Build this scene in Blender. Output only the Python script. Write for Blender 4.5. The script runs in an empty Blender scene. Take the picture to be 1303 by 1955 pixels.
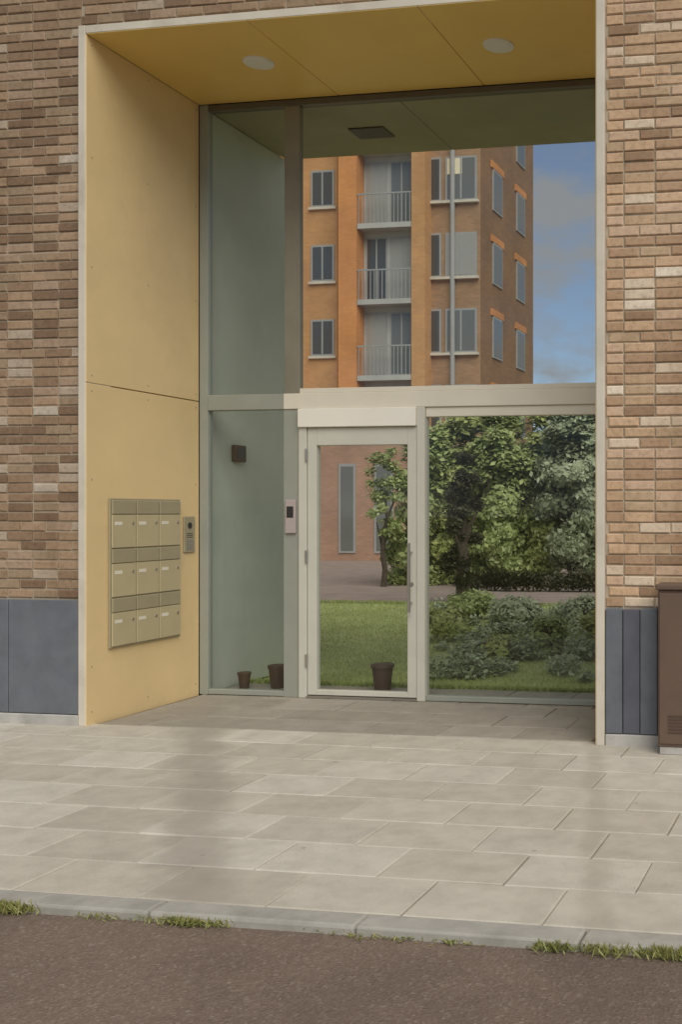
import bpy, bmesh, math, random
import numpy as np
R = math.radians
sc = bpy.context.scene
C = sc.collection

# ------------------------------------------------------------------ camera, sky, sun, exposure
F, CX, CY, TH, EYE, D = 1950.0, 1303.0, 977.0, R(9.1), 1.65, 7.07
cd = bpy.data.cameras.new('camera'); cam = bpy.data.objects.new('camera', cd); C.objects.link(cam); sc.camera = cam
cd.sensor_fit = 'VERTICAL'; cd.sensor_height = 24.0; cd.lens = 24.0*F/1955.0
cd.shift_x = -651.5/1955.0; cd.clip_end = 600; cd.clip_start = 0.05
cam.location = (0, -D, EYE); cam.rotation_euler = (math.pi/2, 0, TH)

SUN_EL, SUN_AZ = R(45), R(142)            # azimuth clockwise from +Y: front right of the entrance
w = bpy.data.worlds.new('World'); sc.world = w; w.use_nodes = True
nt = w.node_tree; bg = nt.nodes['Background']
sky = nt.nodes.new('ShaderNodeTexSky'); sky.sky_type = 'NISHITA'; sky.sun_disc = False
sky.sun_elevation = SUN_EL; sky.sun_rotation = SUN_AZ; sky.air_density = .8; sky.dust_density = .2; sky.ozone_density = 2.5
tc = nt.nodes.new('ShaderNodeTexCoord'); mp = nt.nodes.new('ShaderNodeMapping'); mp.inputs['Scale'].default_value = (1, 1, 2.2)
nz = nt.nodes.new('ShaderNodeTexNoise'); nz.inputs['Scale'].default_value = 7.0; nz.inputs['Detail'].default_value = 9; nz.inputs['Roughness'].default_value = .55
rp = nt.nodes.new('ShaderNodeValToRGB'); rp.color_ramp.elements[0].position = .42; rp.color_ramp.elements[1].position = .56
rp.color_ramp.elements[0].color = (.25, .25, .25, 1); rp.color_ramp.elements[1].color = (.95, .95, .95, 1)
mx = nt.nodes.new('ShaderNodeMix'); mx.data_type = 'RGBA'; mx.inputs['B'].default_value = (3.0, 3.0, 3.05, 1)
L = nt.links.new
L(tc.outputs['Generated'], mp.inputs['Vector']); L(mp.outputs['Vector'], nz.inputs['Vector']); L(nz.outputs['Fac'], rp.inputs['Fac'])
L(rp.outputs['Color'], mx.inputs['Factor']); L(sky.outputs['Color'], mx.inputs['A']); L(mx.outputs['Result'], bg.inputs['Color'])
bg.inputs['Strength'].default_value = 0.08
sd = bpy.data.lights.new('sun', 'SUN'); sd.energy = 2.1; sd.angle = R(50); sd.color = (1, .95, .87)
so = bpy.data.objects.new('sun', sd); C.objects.link(so)
sdir = (math.sin(SUN_AZ)*math.cos(SUN_EL), math.cos(SUN_AZ)*math.cos(SUN_EL), math.sin(SUN_EL))
from mathutils import Vector
so.rotation_euler = Vector(sdir).to_track_quat('Z', 'Y').to_euler(); so.location = Vector(sdir)*30
sc.view_settings.view_transform = 'Standard'; sc.view_settings.look = 'None'; sc.view_settings.gamma = 1
sc.view_settings.use_curve_mapping = False
sc.view_settings.exposure = 0.32
sc.cycles.diffuse_bounces = 6; sc.cycles.max_bounces = 14; sc.cycles.transparent_max_bounces = 16

# ------------------------------------------------------------------ pixel -> world (direction from pixel, distance from the surface it touches)
def on_ground(u, v, Z=0.0):
    t = (EYE-Z)*F/(v-CY); a = (u-CX)/F
    return ((-math.sin(TH)+a*math.cos(TH))*t, (math.cos(TH)+a*math.sin(TH))*t-D)
def on_y(u, v, Y):
    a = (u-CX)/F; dx = -math.sin(TH)+a*math.cos(TH); dy = math.cos(TH)+a*math.sin(TH); t = (Y+D)/dy
    return (dx*t, EYE-(v-CY)/F*t)

# ------------------------------------------------------------------ object helpers
def link(name, me, mat=None, parent=None):
    o = bpy.data.objects.new(name, me); C.objects.link(o)
    if mat is not None and me is not None and not me.materials: me.materials.append(mat)
    if parent is not None: o.parent = parent
    return o
def tag(o, label=None, cat=None, group=None, kind=None):
    if label: o['label'] = label
    if cat: o['category'] = cat
    if group: o['group'] = group
    if kind: o['kind'] = kind
    return o
def thing(name, label, cat, loc=(0, 0, 0), group=None):
    o = bpy.data.objects.new(name, None); C.objects.link(o); o.location = loc
    o.empty_display_size = .2
    return tag(o, label, cat, group)
class MB:
    """collects boxes / tubes / quads into one mesh"""
    def __init__(s): s.bm = bmesh.new()
    def box(s, x0, x1, y0, y1, z0, z1, bev=0.0, seg=1):
        r = bmesh.ops.create_cube(s.bm, size=1.0)
        for v in r['verts']:
            v.co = ((x0+x1)/2+v.co.x*(x1-x0), (y0+y1)/2+v.co.y*(y1-y0), (z0+z1)/2+v.co.z*(z1-z0))
        if bev:
            es = {e for v in r['verts'] for e in v.link_edges}
            bmesh.ops.bevel(s.bm, geom=list(es), offset=bev, segments=seg, affect='EDGES', profile=.5)
        return s
    def tube(s, p0, p1, r0, r1=None, n=10, cap=True):
        r1 = r0 if r1 is None else r1
        p0 = Vector(p0); p1 = Vector(p1); d = (p1-p0).normalized()
        a = d.orthogonal().normalized(); b = d.cross(a)
        A = [s.bm.verts.new(p0+(a*math.cos(t)+b*math.sin(t))*r0) for t in [2*math.pi*i/n for i in range(n)]]
        B = [s.bm.verts.new(p1+(a*math.cos(t)+b*math.sin(t))*r1) for t in [2*math.pi*i/n for i in range(n)]]
        for i in range(n): s.bm.faces.new((A[i], A[(i+1) % n], B[(i+1) % n], B[i]))
        if cap: s.bm.faces.new(A[::-1]); s.bm.faces.new(B)
        return s
    def mesh(s, name):
        me = bpy.data.meshes.new(name); bmesh.ops.recalc_face_normals(s.bm, faces=s.bm.faces); s.bm.to_mesh(me); s.bm.free(); return me
    def build(s, name, mat, parent=None, loc=None):
        o = link(name, s.mesh(name), mat, parent)
        if loc: o.location = loc
        return o
def bx(name, mat, parent, x0, x1, y0, y1, z0, z1, bev=.003):
    return MB().box(x0, x1, y0, y1, z0, z1, bev).build(name, mat, parent)

# ------------------------------------------------------------------ materials
def newmat(name):
    m = bpy.data.materials.new(name); m.use_nodes = True
    return m, m.node_tree, m.node_tree.nodes['Principled BSDF']
def ramp(t, stops, interp='LINEAR'):
    r = t.nodes.new('ShaderNodeValToRGB'); e = r.color_ramp.elements; r.color_ramp.interpolation = interp
    while len(e) < len(stops): e.new(.5)
    for i, (p, c) in enumerate(stops): e[i].position = p; e[i].color = (*c, 1)
    return r
def noise(t, scale, detail=4, rough=.55, coord=None, vec='Object', sc3=None):
    n = t.nodes.new('ShaderNodeTexNoise'); n.inputs['Scale'].default_value = scale; n.inputs['Detail'].default_value = detail; n.inputs['Roughness'].default_value = rough
    if vec == 'World':
        g = t.nodes.new('ShaderNodeNewGeometry'); src = g.outputs['Position']
    else:
        c = t.nodes.new('ShaderNodeTexCoord'); src = c.outputs[vec]
    if sc3:
        mp = t.nodes.new('ShaderNodeMapping'); mp.inputs['Scale'].default_value = sc3; t.links.new(src, mp.inputs['Vector']); src = mp.outputs['Vector']
    t.links.new(src, n.inputs['Vector'])
    return n
def mixc(t, fac, a, b, mode='MIX'):
    m = t.nodes.new('ShaderNodeMix'); m.data_type = 'RGBA'; m.blend_type = mode
    for key, val in (('Factor', fac), ('A', a), ('B', b)):
        if isinstance(val, (int, float)): m.inputs[key].default_value = val
        elif isinstance(val, tuple): m.inputs[key].default_value = (*val, 1)
        else: t.links.new(val, m.inputs[key])
    return m.outputs['Result']
def bump(t, b, src, strength=.3, dist=.01):
    n = t.nodes.new('ShaderNodeBump'); n.inputs['Strength'].default_value = strength; n.inputs['Distance'].default_value = dist
    t.links.new(src, n.inputs['Height']); t.links.new(n.outputs['Normal'], b.inputs['Normal'])
def island_random(t):
    """object random + island random, wrapped: one material serves single pieces and joined pieces"""
    oi = t.nodes.new('ShaderNodeObjectInfo'); g = t.nodes.new('ShaderNodeNewGeometry')
    a = t.nodes.new('ShaderNodeMath'); a.operation = 'ADD'; t.links.new(oi.outputs['Random'], a.inputs[0]); t.links.new(g.outputs['Random Per Island'], a.inputs[1])
    f = t.nodes.new('ShaderNodeMath'); f.operation = 'FRACT'; t.links.new(a.outputs[0], f.inputs[0])
    return f.outputs[0]
def surface(name, col, var=.12, rough=.6, scale=3, bumpk=.15, metallic=0, grain=60, dirt=None, dirt_amt=.0, vec='World'):
    m, t, b = newmat(name)
    n = noise(t, scale, 6, .6, vec=vec); lo = tuple(c*(1-var) for c in col); hi = tuple(min(1, c*(1+var)) for c in col)
    r = ramp(t, [(.3, lo), (.7, hi)]); t.links.new(n.outputs['Fac'], r.inputs['Fac']); c = r.outputs['Color']
    if dirt:
        d = noise(t, scale*.6, 8, .68, vec=vec); dr = ramp(t, [(.5, (0, 0, 0)), (.75, (dirt_amt,)*3)]); t.links.new(d.outputs['Fac'], dr.inputs['Fac'])
        c = mixc(t, dr.outputs['Color'], c, dirt)
    t.links.new(c, b.inputs['Base Color']); b.inputs['Roughness'].default_value = rough; b.inputs['Metallic'].default_value = metallic
    g = noise(t, grain, 5, .6, vec=vec); bump(t, b, g.outputs['Fac'], bumpk, .004)
    return m
# brick
def brick_material(name='brick_mixed', gain=1.0):
    m, t, b = newmat(name)
    rnd = island_random(t)
    r = ramp(t, [(0, (.255, .165, .10)), (.12, (.34, .225, .14)), (.32, (.405, .28, .175)), (.5, (.455, .315, .20)), (.66, (.455, .325, .225)), (.80, (.385, .28, .18)), (.91, (.52, .425, .32)), (.975, (.60, .52, .42))], 'CONSTANT')
    t.links.new(rnd, r.inputs['Fac'])
    n = noise(t, 26, 6, .65, vec='World'); k = ramp(t, [(.25, (.66, .62, .58)), (.5, (1, 1, 1)), (.78, (1.15, 1.13, 1.1))]); t.links.new(n.outputs['Fac'], k.inputs['Fac'])
    c = mixc(t, 1.0, r.outputs['Color'], k.outputs['Color'], 'MULTIPLY')
    w2 = noise(t, 1.1, 5, .6, vec='World'); k2 = ramp(t, [(.3, tuple(gain*q for q in (.84, .80, .75))), (.65, (gain*1.04,)*3)]); t.links.new(w2.outputs['Fac'], k2.inputs['Fac'])
    c = mixc(t, 1.0, c, k2.outputs['Color'], 'MULTIPLY')
    w3 = noise(t, 2.4, 6, .7, vec='World', sc3=(1, 1, .16)); k3 = ramp(t, [(.52, (1, 1, 1)), (.72, (.80, .77, .73))]); t.links.new(w3.outputs['Fac'], k3.inputs['Fac'])
    c = mixc(t, 1.0, c, k3.outputs['Color'], 'MULTIPLY')
    t.links.new(c, b.inputs['Base Color']); b.inputs['Roughness'].default_value = .88
    g = noise(t, 110, 6, .7, vec='World'); bump(t, b, g.outputs['Fac'], .55, .006)
    return m
M = {}
M['brick'] = brick_material('brick_mixed', .94)
M['brick_lit'] = brick_material('brick_mixed_lit', 1.42)  # same brick, with the brighter light on the right wall painted in
M['mortar'] = surface('mortar', (.46, .39, .29), .2, .95, 8, .6, grain=220)
M['ochre'] = surface('ochre_panel', (.75, .56, .285), .06, .42, 1.2, .03, grain=25, dirt=(.50, .37, .20), dirt_amt=.42)  # side-wall copy, paler: sky sheen painted into the colour
M['ochre_soffit_bounce'] = surface('ochre_soffit_bounce', (.80, .55, .16), .045, .42, 1.2, .03, grain=25)  # same ochre as the side wall, bounce light painted into its hue
M['trim'] = surface('pale_trim', (.66, .60, .49), .07, .6, 3, .12, grain=90, dirt=(.33, .28, .21), dirt_amt=.5)
M['frame_head'] = surface('white_head', (.88, .84, .74), .03, .4, 3, .03)
M['frame_mid'] = surface('pale_transom', (.74, .69, .57), .04, .4, 3, .03)
M['frame'] = surface('offwhite_frame', (.60, .585, .50), .04, .4, 3, .03, dirt=(.45, .42, .34), dirt_amt=.25)
M['frame_grey'] = surface('greygreen_frame', (.315, .33, .28), .05, .42, 3, .03)
M['frame_bronze'] = surface('bronze_frame', (.24, .22, .165), .1, .45, 3, .03)
M['frame_dark'] = surface('dark_frame', (.12, .105, .08), .1, .4, 3, .03)
M['rear_wall'] = surface('greygreen_lining', (.55, .575, .49), .07, .5, 1.6, .05)
M['rear_ceiling'] = surface('bronze_lining', (.345, .315, .215), .1, .55, 2, .05)
M['plinth'] = surface('bluegrey_stone', (.145, .157, .177), .14, .55, 5, .2, grain=140, dirt=(.24, .23, .21), dirt_amt=.3)
M['plinth_dark'] = surface('dark_slate', (.115, .118, .142), .14, .5, 5, .2, grain=140)
M['footing'] = surface('footing_concrete', (.48, .46, .42), .12, .9, 6, .4, grain=160, dirt=(.2, .19, .15), dirt_amt=.5)
M['steel'] = surface('brushed_steel', (.55, .54, .51), .05, .3, 6, .02, metallic=1)
M['black'] = surface('black_plastic', (.03, .03, .03), .1, .4, 5, .02)
M['bronze_box'] = surface('letterbox_bronze', (.52, .44, .26), .05, .42, 4, .03, metallic=.1)
M['bronze_flap'] = surface('letterbox_flap', (.37, .32, .20), .06, .4, 4, .03, metallic=.1)
M['lampwhite'] = surface('downlight_lens', (.75, .74, .68), .03, .35, 5, .02)
M['cabinet'] = surface('brown_cabinet_paint', (.14, .09, .062), .08, .5, 4, .06, dirt=(.10, .06, .04), dirt_amt=.5)
M['cabinet_dark'] = surface('brown_cabinet_dark', (.09, .055, .038), .1, .5, 4, .06)
M['kerb'] = surface('kerb_stone', (.41, .39, .34), .12, .9, 7, .4, grain=150, dirt=(.22, .21, .16), dirt_amt=.55)
M['bark'] = surface('bark', (.075, .055, .038), .35, .95, 14, .8, grain=40)
M['soil'] = surface('soil', (.09, .065, .045), .3, .95, 8, .7)

def slab_material(name='paving_slab', gain=(1, 1, 1)):
    m, t, b = newmat(name)
    rnd = island_random(t)
    r = ramp(t, [(0, (.53, .492, .425)), (.35, (.56, .522, .45)), (.7, (.58, .545, .475)), (.92, (.62, .59, .525)), (1, (.505, .47, .405))]); t.links.new(rnd, r.inputs['Fac'])
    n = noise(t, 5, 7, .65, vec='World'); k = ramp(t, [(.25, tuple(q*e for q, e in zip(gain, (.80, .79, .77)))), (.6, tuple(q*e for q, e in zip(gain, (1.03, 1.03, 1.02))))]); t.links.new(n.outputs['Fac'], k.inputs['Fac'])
    c = mixc(t, 1.0, r.outputs['Color'], k.outputs['Color'], 'MULTIPLY')
    sp = noise(t, 260, 3, .6, vec='World'); ks = ramp(t, [(.32, (.72, .70, .67)), (.45, (1, 1, 1)), (.68, (1.08, 1.08, 1.07))]); t.links.new(sp.outputs['Fac'], ks.inputs['Fac'])
    c = mixc(t, .8, c, ks.outputs['Color'], 'MULTIPLY')
    # darker tone on the slabs: two soft-edged tracks that lead from the entrance to the road
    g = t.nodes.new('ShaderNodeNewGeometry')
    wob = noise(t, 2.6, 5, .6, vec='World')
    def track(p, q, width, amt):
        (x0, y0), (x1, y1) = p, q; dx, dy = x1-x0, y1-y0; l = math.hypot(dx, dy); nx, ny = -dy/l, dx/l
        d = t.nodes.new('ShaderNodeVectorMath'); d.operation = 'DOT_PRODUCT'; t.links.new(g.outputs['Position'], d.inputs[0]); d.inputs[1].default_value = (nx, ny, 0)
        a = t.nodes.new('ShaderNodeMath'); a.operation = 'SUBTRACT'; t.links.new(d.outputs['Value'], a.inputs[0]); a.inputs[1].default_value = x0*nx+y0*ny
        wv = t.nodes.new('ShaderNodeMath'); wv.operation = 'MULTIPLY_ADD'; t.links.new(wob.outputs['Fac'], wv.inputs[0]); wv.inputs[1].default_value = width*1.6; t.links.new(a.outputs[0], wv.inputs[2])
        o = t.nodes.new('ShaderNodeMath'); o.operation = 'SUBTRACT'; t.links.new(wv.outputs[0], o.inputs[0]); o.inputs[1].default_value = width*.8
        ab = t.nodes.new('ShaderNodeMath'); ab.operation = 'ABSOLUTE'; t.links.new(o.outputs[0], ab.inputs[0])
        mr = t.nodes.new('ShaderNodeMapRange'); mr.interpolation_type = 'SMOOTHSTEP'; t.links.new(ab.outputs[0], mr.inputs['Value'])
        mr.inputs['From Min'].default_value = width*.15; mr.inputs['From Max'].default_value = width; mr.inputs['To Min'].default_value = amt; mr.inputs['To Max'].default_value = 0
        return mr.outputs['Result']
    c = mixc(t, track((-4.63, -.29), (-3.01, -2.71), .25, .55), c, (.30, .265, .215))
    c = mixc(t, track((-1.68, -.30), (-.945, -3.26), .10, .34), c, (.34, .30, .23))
    gv = t.nodes.new('ShaderNodeTexVoronoi'); gv.inputs['Scale'].default_value = 3.1; t.links.new(g.outputs['Position'], gv.inputs['Vector'])
    gm = t.nodes.new('ShaderNodeMapRange'); t.links.new(gv.outputs['Distance'], gm.inputs['Value']); gm.inputs['From Min'].default_value = .035; gm.inputs['From Max'].default_value = .05; gm.inputs['To Min'].default_value = .42; gm.inputs['To Max'].default_value = 0
    c = mixc(t, gm.outputs['Result'], c, (.20, .185, .16))
    t.links.new(c, b.inputs['Base Color']); b.inputs['Roughness'].default_value = .72
    h = noise(t, 140, 6, .65, vec='World'); bump(t, b, h.outputs['Fac'], .3, .004)
    return m
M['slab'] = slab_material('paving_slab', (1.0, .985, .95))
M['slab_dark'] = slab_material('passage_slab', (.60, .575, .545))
M['joint'] = surface('joint_sand', (.33, .30, .24), .2, .95, 20, .5, grain=200, dirt=(.12, .13, .06), dirt_amt=.6)

def road_material():
    m, t, b = newmat('brown_asphalt')
    v = t.nodes.new('ShaderNodeTexVoronoi'); v.inputs['Scale'].default_value = 95; g = t.nodes.new('ShaderNodeNewGeometry'); t.links.new(g.outputs['Position'], v.inputs['Vector'])
    r = ramp(t, [(0, (.165, .117, .088)), (.4, (.192, .138, .104)), (.75, (.22, .162, .126)), (1, (.30, .24, .195))]); t.links.new(v.outputs['Color'], r.inputs['Fac'])
    n = noise(t, 1.3, 7, .62, vec='World'); k = ramp(t, [(.28, (.80, .79, .78)), (.7, (1.08, 1.08, 1.07))]); t.links.new(n.outputs['Fac'], k.inputs['Fac'])
    c = mixc(t, 1.0, r.outputs['Color'], k.outputs['Color'], 'MULTIPLY')
    n2 = noise(t, .45, 4, .6, vec='World'); kk = ramp(t, [(.42, (.90, .90, .90)), (.5, (1.05, 1.05, 1.05))]); t.links.new(n2.outputs['Fac'], kk.inputs['Fac'])
    c = mixc(t, 1.0, c, kk.outputs['Color'], 'MULTIPLY')
    wv = noise(t, 3.0, 6, .7, vec='World'); pw = t.nodes.new('ShaderNodeVectorMath'); pw.operation = 'MULTIPLY_ADD'; t.links.new(wv.outputs['Color'], pw.inputs[0]); pw.inputs[1].default_value = (.5, .5, .5); t.links.new(g.outputs['Position'], pw.inputs[2])
    cv = t.nodes.new('ShaderNodeTexVoronoi'); cv.feature = 'DISTANCE_TO_EDGE'; cv.inputs['Scale'].default_value = .8; t.links.new(pw.outputs[0], cv.inputs['Vector'])
    cm = t.nodes.new('ShaderNodeMapRange'); t.links.new(cv.outputs['Distance'], cm.inputs['Value']); cm.inputs['From Min'].default_value = .002; cm.inputs['From Max'].default_value = .007; cm.inputs['To Min'].default_value = .16; cm.inputs['To Max'].default_value = 0
    c = mixc(t, cm.outputs['Result'], c, (.07, .055, .045))
    t.links.new(c, b.inputs['Base Color']); b.inputs['Roughness'].default_value = .85
    bump(t, b, v.outputs['Distance'], .5, .006)
    return m
M['road'] = road_material()
def leaf_material(name, cols, trans=.16):
    m, t, b = newmat(name)
    rnd = island_random(t); n = len(cols); r = ramp(t, [(i/(n-1), c) for i, c in enumerate(cols)]); t.links.new(rnd, r.inputs['Fac'])
    t.links.new(r.outputs['Color'], b.inputs['Base Color']); b.inputs['Roughness'].default_value = .5
    tr = t.nodes.new('ShaderNodeBsdfTranslucent'); t.links.new(r.outputs['Color'], tr.inputs['Color'])
    ms = t.nodes.new('ShaderNodeMixShader'); ms.inputs[0].default_value = trans
    out = t.nodes['Material Output']; t.links.new(b.outputs[0], ms.inputs[1]); t.links.new(tr.outputs[0], ms.inputs[2]); t.links.new(ms.outputs[0], out.inputs['Surface'])
    return m
M['leaf'] = leaf_material('leaf_mid', [(0.21, 0.27, 0.085), (0.33, 0.4, 0.13), (0.45, 0.5, 0.19), (0.38, 0.45, 0.2)])
M['leaf_light'] = leaf_material('leaf_light', [(0.33, 0.38, 0.12), (0.46, 0.51, 0.18), (0.54, 0.55, 0.21)])
M['leaf_grey'] = leaf_material('leaf_grey', [(0.27, 0.32, 0.18), (0.4, 0.45, 0.27), (0.5, 0.54, 0.36)])
M['leaf_dark'] = leaf_material('leaf_dark', [(.035, .035, .012), (.06, .058, .02), (.085, .075, .03)], .15)
M['grass'] = leaf_material('grass_blade', [(0.31, 0.38, 0.12), (0.42, 0.48, 0.16), (0.5, 0.53, 0.21)], .3)
M['weed'] = leaf_material('weed_blade', [(0.26, 0.29, 0.09), (0.38, 0.39, 0.13), (0.45, 0.42, 0.16)], .3)
M['lawn'] = surface('lawn_soil', (.43, .47, .18), .2, .95, 1.5, .5, grain=60)
M['path'] = surface('pink_paving', (.34, .26, .22), .15, .9, 2, .3, grain=50)
M['ground'] = surface('far_ground', (.16, .16, .09), .2, .95, .5, .3)

def glass_material(name, tint, f0=.045):
    m = bpy.data.materials.new(name); m.use_nodes = True; t = m.node_tree; t.nodes.remove(t.nodes['Principled BSDF'])
    lw = t.nodes.new('ShaderNodeLayerWeight'); p = t.nodes.new('ShaderNodeMath'); p.operation = 'POWER'; t.links.new(lw.outputs['Facing'], p.inputs[0]); p.inputs[1].default_value = 5
    ma = t.nodes.new('ShaderNodeMath'); ma.operation = 'MULTIPLY_ADD'; t.links.new(p.outputs[0], ma.inputs[0]); ma.inputs[1].default_value = 1-f0; ma.inputs[2].default_value = f0
    tr = t.nodes.new('ShaderNodeBsdfTransparent'); tr.inputs[0].default_value = (*tint, 1)
    gl = t.nodes.new('ShaderNodeBsdfGlossy'); gl.inputs['Roughness'].default_value = .0
    n = noise(t, .9, 2, .5, vec='World'); bn = t.nodes.new('ShaderNodeBump'); bn.inputs['Strength'].default_value = .03; bn.inputs['Distance'].default_value = .02; t.links.new(n.outputs['Fac'], bn.inputs['Height']); t.links.new(bn.outputs['Normal'], gl.inputs['Normal'])
    ms = t.nodes.new('ShaderNodeMixShader'); t.links.new(ma.outputs[0], ms.inputs[0]); t.links.new(tr.outputs[0], ms.inputs[1]); t.links.new(gl.outputs[0], ms.inputs[2])
    t.links.new(ms.outputs[0], t.nodes['Material Output'].inputs['Surface'])
    return m
M['glass'] = glass_material('screen_glass', (.935, .95, .935), .024)
def far_glass(name, col):
    m, t, b = newmat(name); b.inputs['Base Color'].default_value = (*col, 1); b.inputs['Roughness'].default_value = .08
    b.inputs['Specular IOR Level'].default_value = .8
    return m
M['farglass'] = far_glass('far_window_glass', (.16, .165, .155))
M['farglass_dark'] = far_glass('far_window_dark', (.075, .075, .07))
M['farglass_curtain'] = far_glass('far_window_curtain', (.36, .35, .31))
M['cream_blind'] = surface('cream_blind', (.85, .74, .52), .04, .7, 3, .03)
def far_brick(name, cols, mort):
    m, t, b = newmat(name)
    g = t.nodes.new('ShaderNodeNewGeometry'); s = t.nodes.new('ShaderNodeSeparateXYZ'); t.links.new(g.outputs['Position'], s.inputs[0])
    a = t.nodes.new('ShaderNodeMath'); a.operation = 'ADD'; t.links.new(s.outputs['X'], a.inputs[0]); t.links.new(s.outputs['Y'], a.inputs[1])
    c = t.nodes.new('ShaderNodeCombineXYZ'); t.links.new(a.outputs[0], c.inputs['X']); t.links.new(s.outputs['Z'], c.inputs['Y'])
    br = t.nodes.new('ShaderNodeTexBrick'); t.links.new(c.outputs[0], br.inputs['Vector']); br.inputs['Scale'].default_value = 1
    br.inputs['Brick Width'].default_value = .225; br.inputs['Row Height'].default_value = .075; br.inputs['Mortar Size'].default_value = .008
    br.inputs['Color1'].default_value = (*cols[0], 1); br.inputs['Color2'].default_value = (*cols[1], 1); br.inputs['Mortar'].default_value = (*mort, 1)
    n = noise(t, .7, 6, .6, vec='World'); k = ramp(t, [(.3, (.82, .80, .78)), (.7, (1.1, 1.08, 1.06))]); t.links.new(n.outputs['Fac'], k.inputs['Fac'])
    t.links.new(mixc(t, 1.0, br.outputs['Color'], k.outputs['Color'], 'MULTIPLY'), b.inputs['Base Color']); b.inputs['Roughness'].default_value = .9
    return m
M['fb_brown'] = far_brick('far_brown_brick', [(.36, .215, .115), (.45, .265, .14)], (.36, .26, .17))
M['fb_shade'] = far_brick('far_shade_brick', [(.27, .15, .07), (.34, .185, .085)], (.26, .17, .11))  # the block's brick again, darkened: side-face shade painted in
M['fb_orange'] = far_brick('far_orange_brick', [(.66, .265, .075), (.72, .305, .09)], (.55, .30, .14))
M['fb_pink'] = far_brick('far_pink_brick', [(.42, .245, .165), (.50, .29, .195)], (.36, .27, .21))
M['fb_mid'] = far_brick('far_tan_brick', [(.56, .285, .10), (.64, .33, .12)], (.5, .34, .2))
M['fb_grey'] = surface('far_grey_cladding', (.46, .45, .41), .12, .6, 1, .05)
M['fb_frame'] = surface('far_window_frame', (.36, .36, .34), .08, .5, 2, .03)

# ------------------------------------------------------------------ the setting: ground, road, kerb, pavement, lawn
XL, XR, ZS, DG, DP = -5.78, -1.748, 5.33, 1.40, 2.82     # portal left/right/soffit, glass plane, passage depth
def sheet(name, mat, x0, x1, y0, y1, z):
    me = bpy.data.meshes.new(name); me.from_pydata([(x0, y0, z), (x1, y0, z), (x1, y1, z), (x0, y1, z)], [], [(0, 1, 2, 3)])
    return tag(link(name, me, mat), kind='structure')
KY = -3.275
FE = 2.0                                # end of the passage paving
sheet('ground', M['ground'], -300, 300, -300, 400, -.12)
road = sheet('road', M['road'], -60, 60, -10.5, KY+.02, -.032)
MBp = MB().box(-30, 30, KY+.14, 0.02, -.10, -.014).box(XL+.02, XR-.02, .0, FE, -.11, -.0135)
pavement = tag(MBp.build('pavement', M['joint']), kind='structure')
random.seed(11)
def slab_variants(wd, dp, mat):
    out = []
    for k in range(3):
        bm = bmesh.new(); r = bmesh.ops.create_cube(bm, size=1)
        for v in r['verts']: v.co = (v.co.x*wd, v.co.y*dp, v.co.z*.04-.02)
        top = [e for e in bm.edges if all(v.co.z > -.001 for v in e.verts)]
        bmesh.ops.bevel(bm, geom=top, offset=.004+.002*k, segments=1, affect='EDGES')
        for v in bm.verts: v.co.x += random.uniform(-.0015, .0015); v.co.y += random.uniform(-.0015, .0015)
        me = bpy.data.meshes.new('slab'); bm.to_mesh(me); bm.free(); me.materials.append(M[mat]); out.append(me)
    return out
SC = {}
def slab(x0, x1, y0, y1, mat='slab'):
    wd, dp = round(x1-x0-.007, 3), round(y1-y0-.007, 3)
    if wd < .03: return
    key = (wd, dp, mat)
    if key not in SC: SC[key] = slab_variants(wd, dp, mat)
    o = bpy.data.objects.new('slab', random.choice(SC[key])); C.objects.link(o); o.parent = pavement
    o.location = ((x0+x1)/2, (y0+y1)/2, random.uniform(-.0025, .0015)); o.rotation_euler = (random.gauss(0, .0016), random.gauss(0, .0012), random.gauss(0, .0012))
SW, SD = .60, .40
rows = 8; y0 = KY+.145
for r_ in range(rows):
    ya, yb = y0+r_*SD, y0+(r_+1)*SD
    off = (r_ % 2)*SW/2
    x = -9.6+off
    while x < 1.2:
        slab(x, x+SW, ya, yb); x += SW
ya = y0+rows*SD
r_ = rows
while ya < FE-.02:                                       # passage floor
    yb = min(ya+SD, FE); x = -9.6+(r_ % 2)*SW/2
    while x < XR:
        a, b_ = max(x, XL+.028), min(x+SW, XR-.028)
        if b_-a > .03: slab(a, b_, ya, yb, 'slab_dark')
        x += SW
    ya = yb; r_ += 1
# strip of the first passage row that lies outside the portal, along the wall foot
kerb = tag(MB().box(-30, 30, KY+.03, KY+.12, -.12, -.02).build('kerb', M['joint']), kind='structure')
km = []
for k in range(3):
    km.append(MB().box(-.454, .454, -.0675, .0675, -.16, .006, .009+.003*k, 2).mesh('kerb_stone')); km[-1].materials.append(M['kerb'])
for i in range(13):
    o = link('kerb_stone', km[i % 3], None, kerb); o.location = (-9.7+i*.915, KY+.0675+random.uniform(-.004, .004), random.uniform(-.004, .003)); o.rotation_euler = (random.gauss(0, .004), random.gauss(0, .002), random.gauss(0, .003))
sheet('lawn', M['lawn'], -40, 25, FE+.002, 10.6, -.03)
sheet('garden_path', M['path'], -60, 30, 10.6, 29, -.02)

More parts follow.
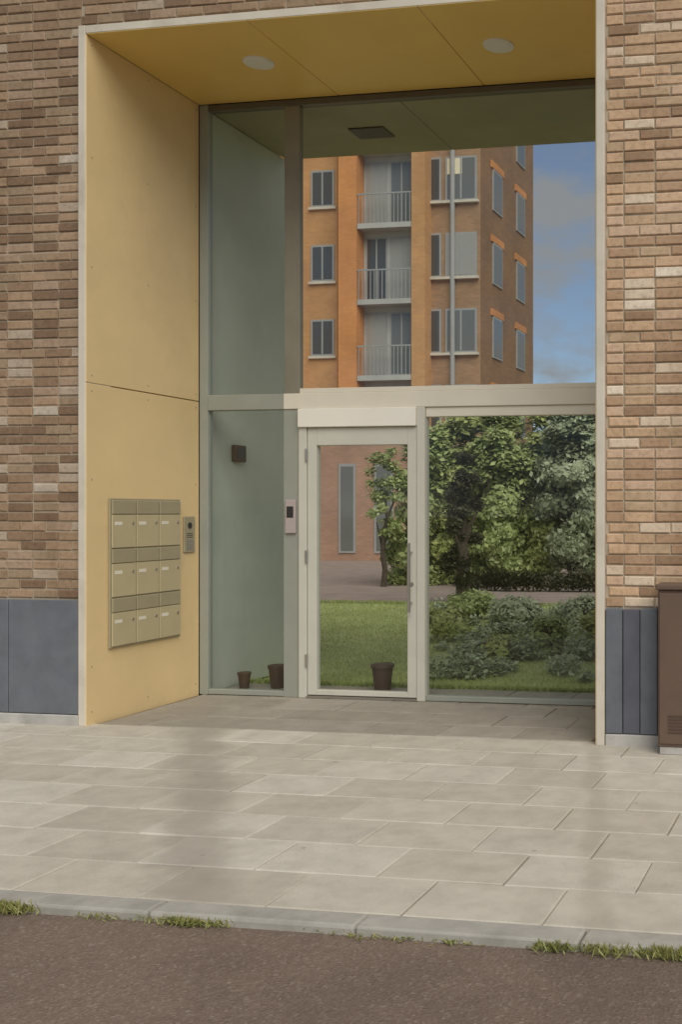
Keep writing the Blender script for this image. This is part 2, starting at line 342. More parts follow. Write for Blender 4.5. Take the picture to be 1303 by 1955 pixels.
# ------------------------------------------------------------------ brick walls
BW, BH, BG = .225, .075, .010
BM = {}
def brick_mesh(wd, mat='brick'):
    wd = round(wd, 3); key = (wd, mat)
    if key not in BM:
        L_ = []
        for k in range(4):
            h = BH-BG; c = .004+.0015*k; hw = wd/2; hh = h/2; j = lambda s: random.uniform(-s, s)
            # front outline slightly uneven, chamfer ring, then back ring
            fr = [(-hw+c+j(.0015), 0+j(.001), -hh+c+j(.001)), (hw-c+j(.0015), 0+j(.001), -hh+c+j(.001)), (hw-c+j(.0015), 0+j(.001), hh-c+j(.001)), (-hw+c+j(.0015), 0+j(.001), hh-c+j(.001))]
            ch = [(-hw+j(.001), c, -hh+j(.001)), (hw+j(.001), c, -hh+j(.001)), (hw+j(.001), c, hh+j(.001)), (-hw+j(.001), c, hh+j(.001))]
            bk = [(x, .06, z) for x, _, z in ch]
            me = bpy.data.meshes.new('brick'); fs = [(0, 1, 2, 3)]
            for a in range(4):
                b2 = (a+1) % 4; fs += [(a, 4+a, 4+b2, b2), (4+a, 8+a, 8+b2, 4+b2)]
            me.from_pydata(fr+ch+bk, [], fs); me.materials.append(M[mat]); L_.append(me)
        BM[key] = L_
    return random.choice(BM[key])
def brick_field(owner, x0, x1, z0, z1, vis, ybase=0.0, mat='brick'):
    """bricks seen in the photograph become parts, the rest one joined part"""
    V, Fc = [], []
    n = int(math.ceil((z1-z0)/BH-1e-6))
    for i in range(n):
        z = z0+i*BH+BH/2
        gi = round(z/BH)
        x = math.floor((x0+20)/BW)*BW-20 - (BW/2 if gi % 2 else 0)
        while x < x1:
            a, b2 = max(x, x0), min(x+BW, x1)
            wd = b2-a-BG
            if wd > .025:
                me = brick_mesh(wd, mat); loc = ((a+b2)/2, ybase+random.gauss(0, .0022), z)
                if vis[0] < (a+b2)/2 < vis[1] and vis[2] < z < vis[3]:
                    o = bpy.data.objects.new('brick', me); C.objects.link(o); o.parent = owner; o.location = loc; o.rotation_euler = (0, random.gauss(0, .004), random.gauss(0, .006))
                else:
                    k = len(V); V += [(loc[0]+v.co.x, loc[1]+v.co.y, loc[2]+v.co.z) for v in me.vertices]; Fc += [tuple(k+q for q in p.vertices) for p in me.polygons]
            x += BW
    me = bpy.data.meshes.new('brickwork'); me.from_pydata(V, [], Fc)
    tag(link('brickwork', me, M[mat], owner), kind='stuff')
PZ, TOP, TW = .975, 6.075, .068            # plinth top, parapet, trim width
XLo, XRo = XL-TW, XR+TW
random.seed(5)
def wall_thing(x0, x1, label, inner, vis):
    t = thing('brick_wall', label, 'wall', ((x0+x1)/2, .05, 0)); t.location = (0, 0, 0)
    a, b2 = x0, x1
    bx('mortar_core', M['mortar'], t, x0, x1, .012, DP, .0, TOP, 0)
    brick_field(t, x0, x1, PZ, TOP, vis, 0.0, 'brick' if inner == 'r' else 'brick_lit')
    # blue-grey plinth panels, proud of the brick
    return t
wl = wall_thing(-14.0, XLo, 'mixed brown brick wall left of the ochre entrance, with blue-grey stone plinth', 'r', (-7.0, 0, 0, 5.85))
wr = wall_thing(XRo, 6.0, 'pinkish tan brick wall right of the ochre entrance, behind the brown cabinet', 'l', (-3, -.62, 0, 5.75))
wa = thing('brick_wall', 'narrow band of brown brick above the ochre entrance frame', 'wall')
bx('mortar_core', M['mortar'], wa, XLo, XRo, .012, DP, ZS+TW+.015, TOP, 0)
brick_field(wa, XLo, XRo, ZS+TW+.02, TOP, (-6, -3.0, 5, 5.9))
def plinth(owner, xs, cols, z1=PZ-.008):
    for i in range(len(xs)-1):
        bx('plinth_panel', M['plinth_dark'] if cols[i] else M['plinth'], owner, xs[i]+.003, xs[i+1]-.003, -.022+(.006 if cols[i] else 0), .011, .085, z1-(.0 if not cols[i] else .004), .004)
xs = [XLo-.002-i*.62 for i in range(13)][::-1]; plinth(wl, xs, [0]*12)
plinth(wr, [XRo+.002, -1.553, -1.428, -1.30, XRo+1.0, XRo+1.6, XRo+2.2, XRo+2.8, XRo+3.4], [0, 1, 0, 0, 0, 0, 0, 0])
bx('footing', M['footing'], wl, -14, XLo-.004, -.034, .010, -.05, .080, .006)
bx('footing', M['footing'], wr, XRo+.004, 6, -.034, .010, -.05, .080, .006)
for o_, a, b2 in ((wl, -14.02, XLo), (wa, XLo+.004, XRo-.004), (wr, XRo, 6.02)):
    bx('coping', M['trim'], o_, a, b2, -.05, DP+.05, TOP+.002, TOP+.07, .006)

# ------------------------------------------------------------------ ochre portal: lining of the recess, pale frame, rear lining
portal = thing('entrance_portal', 'tall ochre-lined entrance recess with pale outer frame in the brick front', 'entrance', (0, 0, 0))
FR = -.035
bx('frame_jamb', M['trim'], portal, XLo+.002, XL-.006, FR, .25, .0, ZS+TW, .004)
bx('frame_jamb', M['trim'], portal, XR+.006, XRo-.002, FR, .25, .0, ZS+TW, .004)
bx('frame_head', M['trim'], portal, XL-.004, XR+.004, FR+.002, .25, ZS+.006, ZS+TW-.002, .004)
for z0, z1 in ((-.012, 2.645), (2.653, ZS)):
    bx('jamb_panel', M['ochre'], portal, XL-.03, XL, FR+.006, DG-.04, z0, z1, .003)
    bx('jamb_panel', M['ochre'], portal, XR, XR+.03, FR+.006, DG-.04, z0, z1, .003)
fxm = MB().tube((0, 0, 0), (.003, 0, 0), .0075, .006, 10).mesh('fixing'); fxm.materials.append(M['bronze_flap'])
for yy in (.03, .68, DG-.085):
    for zz in (.10, 2.59, 2.71, 3.55, 4.4, 5.27) + ((.45,) if yy < .1 else ()) + ((1.9,) if yy != .68 else ()):
        o = link('fixing', fxm, None, portal); o.location = (XL-.0005, yy, zz)
xs = [XL, XL+1.35, XL+2.70, XR]; soffits = []
for i in range(3):
    soffits.append(bx('soffit_panel', M['ochre_soffit_bounce'], portal, xs[i]+(.003 if i else .001), xs[i+1]-(.003 if i < 2 else .001), FR+.006, DG-.04, ZS, ZS+.03, .003))
for (px, py), s in (((-4.743, .63), 0), ((-2.70, .645), 2)):
    d = MB().tube((px, py, ZS-.012), (px, py, ZS+.01), .120, .125, 32).build('downlight', M['lampwhite'], soffits[s])
    MB().tube((px, py, ZS-.016), (px, py, ZS-.011), .098, .10, 32).build('lens', M['lampwhite'], None).parent = soffits[s]
bx('rear_jamb_panel', M['rear_wall'], portal, XL-.03, XL, DG+.05, DP, -.012, ZS, .003)
bx('rear_jamb_panel', M['rear_wall'], portal, XR, XR+.03, DG+.05, DP, -.012, ZS, .003)
bx('rear_ceiling_panel', M['rear_ceiling'], portal, XL+.002, -3.95, DG+.05, DP, ZS+.002, ZS+.03, .003)
bx('rear_ceiling_panel', M['rear_ceiling'], portal, -3.944, XR-.002, DG+.05, DP, ZS+.002, ZS+.03, .003)
bx('ceiling_vent', M['black'], portal, -4.72, -4.36, 2.1, 2.36, ZS-.012, ZS+.004, .003)

# ------------------------------------------------------------------ glazed screen across the recess, with the door
scr = thing('glazed_screen', 'full-height glazed screen with pale transom and off-white door frame', 'glazing', (0, 0, 0))
g0, g1 = DG-.035, DG+.04
TZ0, TZ1 = 2.565, 2.705                 # transom
MX = -4.955; DL, DR = -4.80, -3.615     # mullion left edge, door frame outside edges
bx('end_frame', M['frame_grey'], scr, XL+.001, XL+.085, g0, g1, .0, ZS-.001, .004)
bx('end_frame', M['frame_grey'], scr, XR-.085, XR-.001, g0, g1, .0, ZS-.001, .004)
bx('transom', M['frame_grey'], scr, XL+.086, MX+.004, g0-.006, g1+.002, TZ0, TZ1, .005)
bx('transom', M['frame_mid'], scr, MX+.005, XR-.086, g0-.012, g1+.002, TZ0, TZ1, .005)
bx('glazing_bead', M['frame_mid'], scr, MX+.151, XR-.086, g0+.006, g1-.004, TZ1+.001, TZ1+.045, .004)
bx('glazing_bead', M['frame_mid'], scr, DR+.001, XR-.086, g0+.006, g1-.004, TZ0-.085, TZ0-.001, .004)
bx('head_frame', M['frame_dark'], scr, XL+.086, XR-.086, g0, g1, ZS-.06, ZS-.002, .004)
bx('mullion', M['frame_bronze'], scr, MX+.005, MX+.150, g0+.004, g1-.002, TZ1+.001, ZS-.061, .004)
bx('mullion', M['frame_grey'], scr, MX, DL-.002, g0, g1, .0, TZ0-.001, .004)
bx('bottom_rail', M['frame_grey'], scr, XL+.086, MX-.001, g0+.002, g1-.002, .004, .050, .004)
bx('bottom_rail', M['frame_grey'], scr, DR+.001, XR-.086, g0+.002, g1-.002, .004, .050, .004)
def pane(x0, x1, z0, z1, parent=scr, y=DG):
    return MB().box(x0, x1, y-.006, y+.006, z0, z1).build('pane', M['glass'], parent)
pane(XL+.075, MX+.05, TZ1-.01, ZS-.05); pane(MX+.145, XR-.075, TZ1-.01, ZS-.05)
pane(XL+.075, MX+.01, .04, TZ0+.01); pane(DR-.01, XR-.075, .04, TZ0-.07)
# door frame and leaf
bx('door_frame', M['frame'], scr, DL, DL+.075, g0-.02, g1+.01, .0, TZ0-.166, .005)
bx('door_frame', M['frame'], scr, DR-.075, DR, g0-.02, g1+.01, .0, TZ0-.001, .005)
bx('door_head', M['frame_head'], scr, DL+.004, DR-.076, g0-.045, g1+.01, TZ0-.165, TZ0-.001, .005)
bx('threshold', M['steel'], scr, DL+.076, DR-.076, g0-.03, g1+.03, .002, .022, .003)
la, lb, lz0, lz1 = DL+.08, DR-.08, .028, TZ0-.17
leaf = MB()
leaf.box(la, la+.085, g0-.008, g1-.01, lz0, lz1, .004).box(lb-.085, lb, g0-.008, g1-.01, lz0, lz1, .004)
leaf.box(la+.0855, lb-.0855, g0-.008, g1-.01, lz1-.155, lz1, .004).box(la+.0855, lb-.0855, g0-.008, g1-.01, lz0, lz0+.045, .004)
door = leaf.build('door', M['frame'], scr)
pane(la+.075, lb-.075, lz0+.035, lz1-.145, door, DG-.006)
hx = lb-.043
MB().tube((hx, g0-.075, .78), (hx, g0-.075, 1.38), .014, n=14).tube((hx, g0-.075, .86), (hx, g0-.006, .86), .009).tube((hx, g0-.075, 1.30), (hx, g0-.006, 1.30), .009).build('handle', M['steel'], door)
MB().tube((hx, g0-.016, 1.02), (hx, g0-.006, 1.02), .018, n=14).build('lock', M['steel'], door)
for z in (.28, 1.2, 2.1):
    MB().tube((la-.002, g0-.026, z), (la-.002, g0-.026, z+.11), .011, n=10).build('hinge', M['steel'], door)

# ------------------------------------------------------------------ letterboxes on the left jamb, entry panels
lbx = thing('letterbox_bank', 'bronze bank of letterboxes on the ochre side wall, three rows with dark flaps', 'letterbox', (XL, .62, .6))
lbx.location = (0, 0, 0)
yA, yB, zA, zB = .20, 1.07, .565, 1.76
bx('casing', M['bronze_flap'], lbx, XL+.001, XL+.022, yA, yB, zA, zB, .004)
nc, nr = 3, 3; cw, rh = (yB-yA-.02)/nc, (zB-zA-.02)/nr
for i in range(nc):
    for j in range(nr):
        a, z0 = yA+.01+i*cw, zA+.01+j*rh
        d = bx('letterbox_door', M['bronze_box'], lbx, XL+.0225, XL+.034, a+.005, a+cw-.005, z0+.005, z0+rh-.122, .003)
        f = bx('flap', M['bronze_flap'], lbx, XL+.0225, XL+.036, a+.005, a+cw-.005, z0+rh-.117, z0+rh-.006, .004)
        bx('name_plate', M['frame_mid'], d, XL+.0335, XL+.0355, a+.03, a+.115, z0+rh-.205, z0+rh-.178, 0)
        lk = MB().tube((XL+.034, a+cw-.045, z0+rh-.19), (XL+.040, a+cw-.045, z0+rh-.19), .011, n=12).build('lock', M['steel'], None); lk.parent = d
ent = thing('entry_panel', 'dark bronze entry intercom panel beside the letterboxes on the ochre wall', 'intercom', (0, 0, 0))
bx('faceplate', M['bronze_flap'], ent, XL+.001, XL+.016, 1.13, 1.285, 1.29, 1.61, .005)
MB().tube((XL+.016, 1.2075, 1.53), (XL+.020, 1.2075, 1.53), .028, n=18).build('camera_lens', M['black'], ent)
for k in range(3): bx('speaker_slot', M['black'], ent, XL+.0155, XL+.0172, 1.165, 1.25, 1.455-k*.016, 1.461-k*.016, 0)
for r2 in range(4):
    for c2 in range(3): bx('button', M['steel'], ent, XL+.016, XL+.0195, 1.163+c2*.033, 1.186+c2*.033, 1.315+r2*.024, 1.332+r2*.024, .001)
acc = thing('access_reader', 'small pinkish grey access reader on the mullion left of the door', 'card reader')
xm = (MX+DL)/2
bx('housing', surface('reader_shell', (.45, .38, .36), .05, .4, 5, .03), acc, xm-.05, xm+.05, g0-.026, g0-.0005, 1.46, 1.76, .006)
bx('reader_face', M['black'], acc, xm-.032, xm+.032, g0-.029, g0-.0255, 1.60, 1.70, .003)
wl_ = thing('wall_sensor', 'small dark box fixed high on the grey-green wall behind the left pane', 'sensor')
bx('housing', M['cabinet_dark'], wl_, XL+.001, XL+.05, 1.85, 2.03, 2.13, 2.29, .008)
bx('sensor_face', M['black'], wl_, XL+.05, XL+.054, 1.88, 2.0, 2.16, 2.26, .003)

# ------------------------------------------------------------------ brown utility cabinet at the right edge
cab = thing('utility_cabinet', 'dark brown metal utility cabinet standing against the right plinth', 'cabinet', (0, 0, 0))
cx0, cx1, cy0, cy1, ch_ = -1.268, -.50, -.245, -.040, 1.16
bx('base', M['footing'], cab, cx0+.02, cx1-.02, cy0+.015, cy1-.005, .0, .05, .004)
bx('body', M['cabinet'], cab, cx0+.008, cx1-.008, cy0+.012, cy1, .0505, ch_-.04, .006)
bx('lid', M['cabinet'], cab, cx0-.006, cx1+.006, cy0-.012, cy1+.004, ch_-.039, ch_, .008)
mid = (cx0+cx1)/2
for a, b2 in ((cx0+.02, mid-.003), (mid+.003, cx1-.02)):
    d = bx('cabinet_door', M['cabinet'], cab, a, b2, cy0, cy0+.0115, .075, ch_-.06, .004)
    for k in range(6):
        s = bx('vent_slat', M['cabinet_dark'], None, a+.06, b2-.06, cy0-.004, cy0+.001, .15+k*.022, .160+k*.022, 0); s.parent = d
    h = bx('latch', M['cabinet_dark'], None, (b2-.05 if a < mid-.1 else a+.03), (b2-.03 if a < mid-.1 else a+.05), cy0-.012, cy0-.0005, .58, .70, .003); h.parent = d

# ------------------------------------------------------------------ plants
def quads_mesh(name, P, A, B):
    """leaf quads: centre P, half axes A (length) and B (width); pointed ends"""
    n = len(P); V = np.empty((n*4, 3)); V[0::4] = P-A; V[1::4] = P+B; V[2::4] = P+A; V[3::4] = P-B
    me = bpy.data.meshes.new(name); me.vertices.add(n*4); me.vertices.foreach_set('co', V.ravel())
    me.loops.add(n*4); me.loops.foreach_set('vertex_index', np.arange(n*4, dtype=np.int32))
    me.polygons.add(n); me.polygons.foreach_set('loop_start', np.arange(0, n*4, 4, dtype=np.int32)); me.polygons.foreach_set('loop_total', np.full(n, 4, dtype=np.int32))
    me.update(); return me
def unit(rs, n):
    v = rs.normal(size=(n, 3)); return v/np.linalg.norm(v, axis=1)[:, None]
def foliage(rs, blobs, dens, size):
    Ps = []
    for (c, r, ) in blobs:
        n = int(dens*r[0]*r[2]*2.2)+30
        d = unit(rs, n); rad = (rs.random(n)**.22)[:, None]
        # clumps: pull points towards a few random twig ends
        tw = unit(rs, 26)*(.55+.45*rs.random(26))[:, None]
        p = d*rad; k = rs.integers(0, 26, n); p = p*.68+tw[k]*.32+rs.normal(size=(n, 3))*.15
        Ps.append(np.array(c)+p*np.array(r))
    P = np.concatenate(Ps); n = len(P)
    cen = P.mean(0); out = P-cen; out /= np.linalg.norm(out, axis=1)[:, None]+1e-6
    nr = out*1.0+np.array([0, -.25, .42])+unit(rs, n)*.7; nr /= np.linalg.norm(nr, axis=1)[:, None]+1e-6
    a = np.cross(nr, unit(rs, n)); a /= np.linalg.norm(a, axis=1)[:, None]+1e-6
    b = np.cross(nr, a)
    s = size*(.40+1.15*rs.random(n)**1.6)[:, None]
    return P, a*s, b*s*(.38+.3*rs.random(n))[:, None]
def limb(mb, pts, r0, r1, n=9):
    for i in range(len(pts)-1):
        t0, t1 = i/(len(pts)-1), (i+1)/(len(pts)-1)
        mb.tube(pts[i], pts[i+1], r0+(r1-r0)*t0, r0+(r1-r0)*t1, n)
def plant(name, label, cat, loc, h, rx, mat, seed, trunk=None, blobs=14, dens=420, size=.05, group=None, low=.12):
    rs = np.random.default_rng(seed); rr = random.Random(seed)
    t = thing(name, label, cat, (loc[0], loc[1], -.03), group)
    mb = MB(); tops = []
    nst = 1 if trunk else 5
    tr = trunk or .025
    th = h*(.62 if trunk else .7)
    for k in range(nst):
        ang = rr.uniform(0, 6.28); ln = (.08 if trunk else .5)*rx
        pts = [(0, 0, -.05)]
        for q in range(1, 6):
            f = q/5; pts.append((math.cos(ang)*ln*f+rr.gauss(0, .03)*rx, math.sin(ang)*ln*f+rr.gauss(0, .03)*rx, th*f))
        limb(mb, pts, tr, tr*.4); tops.append(pts[-1])
        for q in range(4):
            a2 = rr.uniform(0, 6.28); p0 = pts[rr.randint(2, 4)]; e = (p0[0]+math.cos(a2)*rx*.6, p0[1]+math.sin(a2)*rx*.6, p0[2]+h*.22)
            limb(mb, [p0, ((p0[0]+e[0])/2, (p0[1]+e[1])/2, (p0[2]+e[2])/2+.05), e], tr*.45, tr*.15, 6)
    mb.build('trunk' if trunk else 'stem', M['bark'], t)
    bl = []
    for k in range(blobs):
        a2 = rr.uniform(0, 6.28); f = rr.random()**.6; zz = h*(low+(1-low)*rr.random()); sh = math.sqrt(max(.08, 1-((zz/h-.5)/.62)**2))
        r = rx*rr.uniform(.26, .45)
        bl.append(((math.cos(a2)*rx*f*.75*sh, math.sin(a2)*rx*f*.75*sh, min(zz, h-r*.5)), (r, r, r*.8)))
    P, A, B = foliage(rs, bl, dens, size)
    ok = P[:, 2] > .01
    link('crown' if trunk else 'foliage', quads_mesh('foliage', P[ok], A[ok], B[ok]), M[mat], t)
    return t
# hedge-like shrubs behind the garden path (seen through the lower right pane)
hedge = [(812, 15.2, 3.55, 'leaf'), (880, 15.6, 4.1, 'leaf_light'), (948, 15.0, 4.0, 'leaf'), (1020, 15.8, 4.15, 'leaf_light'), (1095, 15.1, 4.0, 'leaf_grey'), (1165, 15.5, 4.0, 'leaf_grey')]
hl = ['mid green shrub just right of the door behind the glass, beyond the garden path', 'light green tall shrub behind the dark trunk, beyond the garden path', 'mid green tall shrub right of the dark trunk, beyond the garden path', 'grey-green tall shrub in the middle of the right pane, beyond the path', 'mid green shrub near the right end of the hedge behind the glass', 'grey-green shrub at the right frame edge behind the glass']
for i, (u, Y, h, m) in enumerate(hedge):
    x = on_y(u, 977, Y)[0]
    plant('tall_shrub', hl[i], 'shrub', (x, Y), h, 1.0, m, 30+i, None, 54, 2300, .064, 'tall shrubs beyond the garden path', .04)
# dark trunk tree in front of the path
tx, ty = on_ground(886, 1150)
plant('yew_tree', 'dark slender yew tree with thick trunk right of the door, behind the glass', 'tree', (tx, ty), 2.75, .42, 'leaf_dark', 51, .15, 34, 9000, .035, None, .02)
tx, ty = on_ground(733, 1118)
plant('young_tree', 'young slender green tree seen through the right edge of the door glass', 'tree', (tx, ty), 3.1, .55, 'leaf', 52, .07, 20, 2600, .045, None, .25)
hd = thing('hedge_foot', 'low dark band of hedge foliage at the foot of the tall shrubs behind the right pane', 'hedge', (on_y(1015, 977, 13.6)[0], 13.6, -.03))  # dark leafy strip along the foot of the tall shrubs
rs = np.random.default_rng(8); hx0, hx1 = on_y(905, 977, 13.6)[0]-hd.location.x, on_y(1190, 977, 13.6)[0]-hd.location.x
P, A, B = foliage(rs, [((hx0+(hx1-hx0)*k/15, rs.normal(0, .03), .24), (.24, .2, .24)) for k in range(16)], 6500, .035)
link('foliage', quads_mesh('foliage', P, A, B), M['leaf_dark'], hd)
for k in range(8):
    mb = MB(); limb(mb, [(hx0+(hx1-hx0)*k/7, 0, -.02), (hx0+(hx1-hx0)*k/7+.03, .02, .3)], .02, .008, 6); mb.build('stem', M['bark'], hd)
low = [(850, 5.6, .42, .4, 'leaf_light'), (905, 8.2, .42, .45, 'leaf'), (985, 7.2, .45, .45, 'leaf_grey'), (1040, 4.4, .45, .32, 'leaf'), (1105, 6.6, .5, .5, 'leaf_grey'), (950, 4.0, .28, .28, 'leaf_light'), (1150, 4.6, .5, .35, 'leaf_light')]
ll = ['low light green bush beside the door frame behind the right pane', 'green bush at the foot of the dark yew behind the right pane', 'grey-green bush in the middle of the right pane, just before the path', 'low green bush near the glass, right of centre in the right pane', 'grey-green bush toward the right edge of the right pane, just before the path', 'smallest light green bush, lowest in the right pane close to the glass', 'low light green bush partly hidden by the right edge of the entrance']
for i, (u, Y, h, r, m) in enumerate(low):
    plant('garden_bush', ll[i], 'bush', (on_y(u, 977, Y)[0], Y), h, r, m, 70+i, None, 24, 5200, .03, 'bushes on the lawn behind the glass', .03)
# leafy ground cover among the bushes of the right pane
rs = np.random.default_rng(21); gb = []
for k in range(70):
    yy = 2.7+6.8*rs.random()**1.2; uu = rs.uniform(835, 1165); rr = rs.uniform(.10, .24)
    gb.append(((on_y(uu, 977, yy)[0], yy, rr*.45-.03), (rr, rr, rr*rs.uniform(.5, 1.0))))
P, A, B = foliage(rs, gb, 5200, .03); ok = P[:, 2] > -.02
cen = np.array([0, 0, 1.0]); up = rs.normal(size=P.shape)*.5+cen; up /= np.linalg.norm(up, axis=1)[:, None]
la_ = np.linalg.norm(A, axis=1)[:, None]; lb_ = np.linalg.norm(B, axis=1)[:, None]; A = np.cross(up, unit(rs, len(P))); A /= np.linalg.norm(A, axis=1)[:, None]+1e-6; B = np.cross(up, A)*lb_; A = A*la_
tag(link('ground_cover', quads_mesh('ground_cover', P[ok], A[ok], B[ok]), M['leaf_grey']), 'patchy grey-green ground cover between the bushes behind the right pane', 'plants', kind='stuff')
# lawn grass
rs = np.random.default_rng(3); n = 60000
gx = rs.uniform(-10, -1.5, n); gy = FE+.02+(10.4-FE)*rs.random(n)**1.3
ins = (gy > DP) | ((gx > XL+.01) & (gx < XR-.01)); gx, gy = gx[ins], gy[ins]; n = len(gx)
P = np.stack([gx, gy, np.full(n, -.016)], 1); A = np.stack([rs.normal(0, .010, n), rs.normal(0, .010, n), .010+.014*rs.random(n)], 1); ang = rs.uniform(0, 6.28, n)
B = np.stack([np.cos(ang)*.004, np.sin(ang)*.004, np.zeros(n)], 1)
nb = 9000; half = nb//2
bxx = np.where(np.arange(nb) < half, rs.uniform(-12, -1.5, nb), rs.uniform(XL+.02, XR-.02, nb)); byy = np.where(np.arange(nb) < half, 10.5+rs.normal(0, .07, nb), FE+.01+np.abs(rs.normal(0, .03, nb)))
P = np.concatenate([P, np.stack([bxx, byy, np.full(nb, .0)], 1)]); A = np.concatenate([A, np.stack([rs.normal(0, .018, nb), rs.normal(0, .018, nb), .02+.035*rs.random(nb)], 1)])
ang = rs.uniform(0, 6.28, nb); B = np.concatenate([B, np.stack([np.cos(ang)*.005, np.sin(ang)*.005, np.zeros(nb)], 1)])
tag(link('lawn_grass', quads_mesh('lawn_grass', P, A, B), M['grass']), 'short green grass of the garden lawn seen through the door', 'grass', kind='stuff')
# weeds along the kerb
pts = []
for u0, u1, v, n_, hmax in ((-60, 40, 1736, 420, .06), (265, 445, 1757, 420, .04), (560, 700, 1782, 60, .025), (690, 960, 1792, 130, .025), (1010, 1230, 1815, 360, .05), (1200, 1340, 1826, 560, .06), (100, 260, 1745, 60, .03)):
    xa = on_ground(u0, v)[0]; xb = on_ground(u1, v)[0]
    cl = rs.uniform(xa, xb, max(4, n_//30))
    xx = cl[rs.integers(0, len(cl), n_)]+rs.normal(0, .035, n_)
    for x in xx: pts.append((x, KY-abs(rs.normal(0, .02))+.004, hmax*(.3+.7*rs.random())))
pts = np.array(pts); n = len(pts)
P = np.stack([pts[:, 0], pts[:, 1], -.03+pts[:, 2]*.5], 1); A = np.stack([rs.normal(0, .012, n), rs.normal(-.006, .012, n), pts[:, 2]*.5], 1); ang = rs.uniform(0, 6.28, n)
B = np.stack([np.cos(ang)*.0035, np.sin(ang)*.0035, np.zeros(n)], 1)
tag(link('kerb_weeds', quads_mesh('kerb_weeds', P, A, B), M['weed']), 'green weeds and moss growing along the kerb edge', 'weeds', kind='stuff')
def plant_pot(loc, label, k=1.0):
    pot = thing('plant_pot', label, 'pot', (*loc, 0), 'pots on the passage floor')
    MB().tube((0, 0, 0), (0, 0, .22*k), .07*k, .095*k, 20).tube((0, 0, .2201*k), (0, 0, .25*k), .105*k, .105*k, 20).build('pot_body', M['cabinet_dark'], pot)
    MB().tube((0, 0, .2505*k), (0, 0, .254*k), .09*k, .09*k, 18).build('soil', M['soil'], pot)
plant_pot((on_y(731, 977, 1.78)[0], 1.78), 'dark brown pot on the passage floor behind the door glass')
plant_pot((-5.27, 1.80), 'small dark pot behind the left pane, nearer the door mullion', .85)
plant_pot((-5.56, 1.72), 'small dark pot behind the left pane, against the side wall', .6)

# ------------------------------------------------------------------ brick apartment block beyond the garden
blk = thing('apartment_block', 'orange-brown brick apartment block seen through the upper glazing', 'building', (0, 0, 0))
FY = 27.0
fx = lambda u: on_y(u, 977, FY)[0]
X0, X1, BT = -34.0, fx(918), 19.0
bx('wall', M['fb_brown'], blk, X0, X1, FY, FY+6.1, -.02, BT, 0)
bx('roof', M['fb_grey'], blk, X0-.2, X1+.2, FY-.25, FY+6.3, BT+.002, BT+.25, 0)
SH = 2.66
fin = lambda u: on_y(u, 977, FY-.60)[0]
for u0, u1, mt in ((646, 681, 'fb_orange'), (786, 812, 'fb_mid'), (520, 545, 'fb_orange')):
    bx('fin_wall', M[mt], blk, fin(u0), fin(u1), FY-.60, FY-.002, 4.0, BT-.01, 0)
bx('wall_facing', M['fb_mid'], blk, fx(545), fx(646), FY-.06, FY-.002, 0, BT-.01, 0)
bx('wall_facing', M['fb_grey'], blk, fin(681)+.01, fx(800), FY-.045, FY-.002, 4.05, BT-.01, 0)
bx('wall_facing', M['fb_shade'], blk, X1+.001, X1+.002, FY+.02, FY+6.08, 0, BT-.01, 0)  # thin sheet whose brick colour carries the painted side shade
MB().tube((fx(867), FY-.12, 0), (fx(867), FY-.12, BT-.1), .085, n=10).build('downpipe', M['fb_frame'], blk)
bays = [(585, 636), (700, 742), (746, 792), (822, 844), (852, 912)]
gs = bx('ground_storey', M['fb_pink'], blk, X0, X1-.01, FY-1.45, FY-.004, -.02, 3.95, 0)
gx = lambda u: on_y(u, 977, FY-1.45)[0]
for u0, u1 in ((560, 604), (648, 680), (716, 752), (790, 826), (856, 900)):
    wn = bx('window', M['fb_frame'], blk, gx(u0), gx(u1), FY-1.49, FY-1.453, .25, 3.3, 0)
    bx('glass', M['farglass'], wn, gx(u0)+.08, gx(u1)-.08, FY-1.498, FY-1.4905, .33, 3.2, 0)
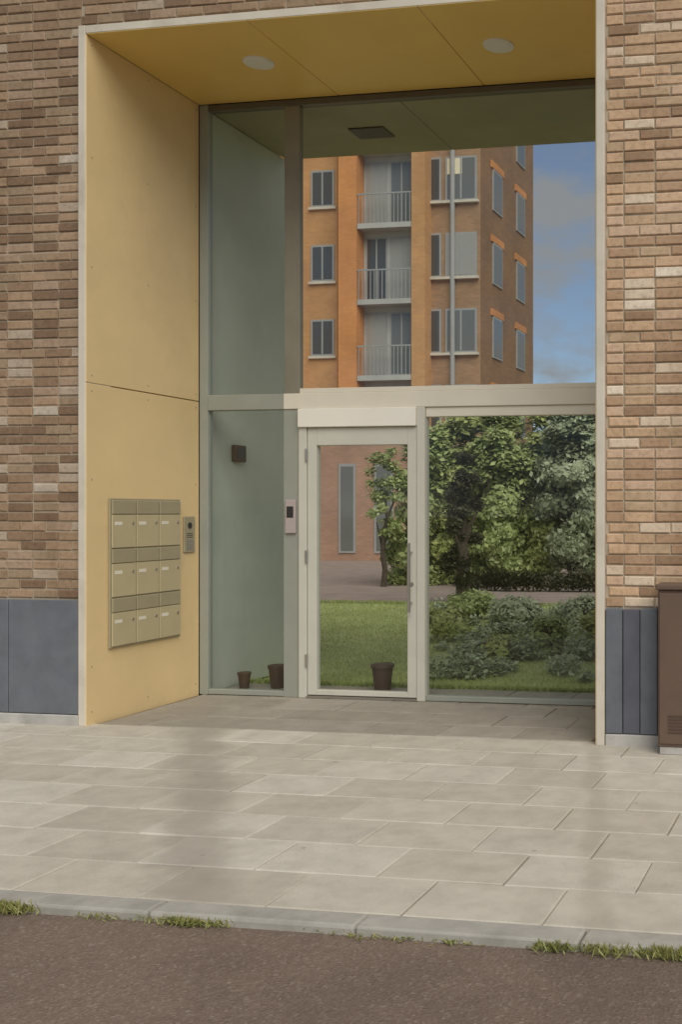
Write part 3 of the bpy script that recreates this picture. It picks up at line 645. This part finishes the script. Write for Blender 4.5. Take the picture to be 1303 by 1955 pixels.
for s in range(1, 7):
    z0 = 1.9+s*SH
    for bi, (u0, u1) in enumerate(bays):
        a, b2 = fx(u0), fx(u1)
        zb, zt = z0, z0+1.55
        if bi in (1, 2): zb, zt = z0-.75, z0+1.5
        if bi == 0: a, b2, zt = fx(597), fx(641), z0+1.3
        win = bx('window', M['fb_frame'], blk, a, b2, FY-(.11 if bi == 0 else .05), FY-.003, zb, zt, 0)
        if bi == 0: FYb = FY-.06
        else: FYb = FY
        p = bx('glass', M['farglass_dark' if bi == 0 else ('farglass', 'farglass_dark', 'farglass', 'farglass_curtain')[(s*5+bi*3+s*bi) % 4]], None, a+.07, b2-.07, FYb-.058, FYb-.0505, zb+.07, zt-.07, 0); p.parent = win
        if bi != 3: mm = bx('glazing_bar', M['fb_frame'], None, (a+b2)/2-.03, (a+b2)/2+.03, FYb-.066, FYb-.0585, zb+.07, zt-.07, 0); mm.parent = win
        if s == 4 and bi == 4: bx('blind', M['cream_blind'], win, fx(852)+.07, fx(884), FY-.064, FY-.0585, zt-.62, zt-.07, 0)
        if bi in (0, 3, 4): bx('sill', M['trim'], None, a-.08, b2+.08, FY-.16, FYb-.003, zb-.09, zb-.004, 0).parent = win
    a, b2 = fin(681)+.02, fin(786)-.02
    bal = bx('balcony', M['fb_grey'], blk, a, b2, FY-.58, FY-.003, z0-.98, z0-.80, 0)
    bx('balcony_rail', M['fb_frame'], None, a, b2, FY-.58, FY-.54, z0+.2, z0+.25, 0).parent = bal
    for k in range(14):
        xx = a+.05+(b2-a-.1)*k/13
        bx('baluster', M['fb_frame'], None, xx-.012, xx+.012, FY-.575, FY-.555, z0-.80, z0+.2, 0).parent = bal
    # side face windows
    for yy in (FY+1.2, FY+3.9):
        win = bx('window', M['fb_frame'], blk, X1+.003, X1+.05, yy, yy+1.0, z0, z0+1.5, 0)
        bx('glass', M['farglass'], None, X1+.0505, X1+.058, yy+.07, yy+.93, z0+.07, z0+1.43, 0).parent = win
        bx('lintel', M['fb_orange'], None, X1+.003, X1+.06, yy-.15, yy+1.15, z0+1.505, z0+1.75, 0).parent = win
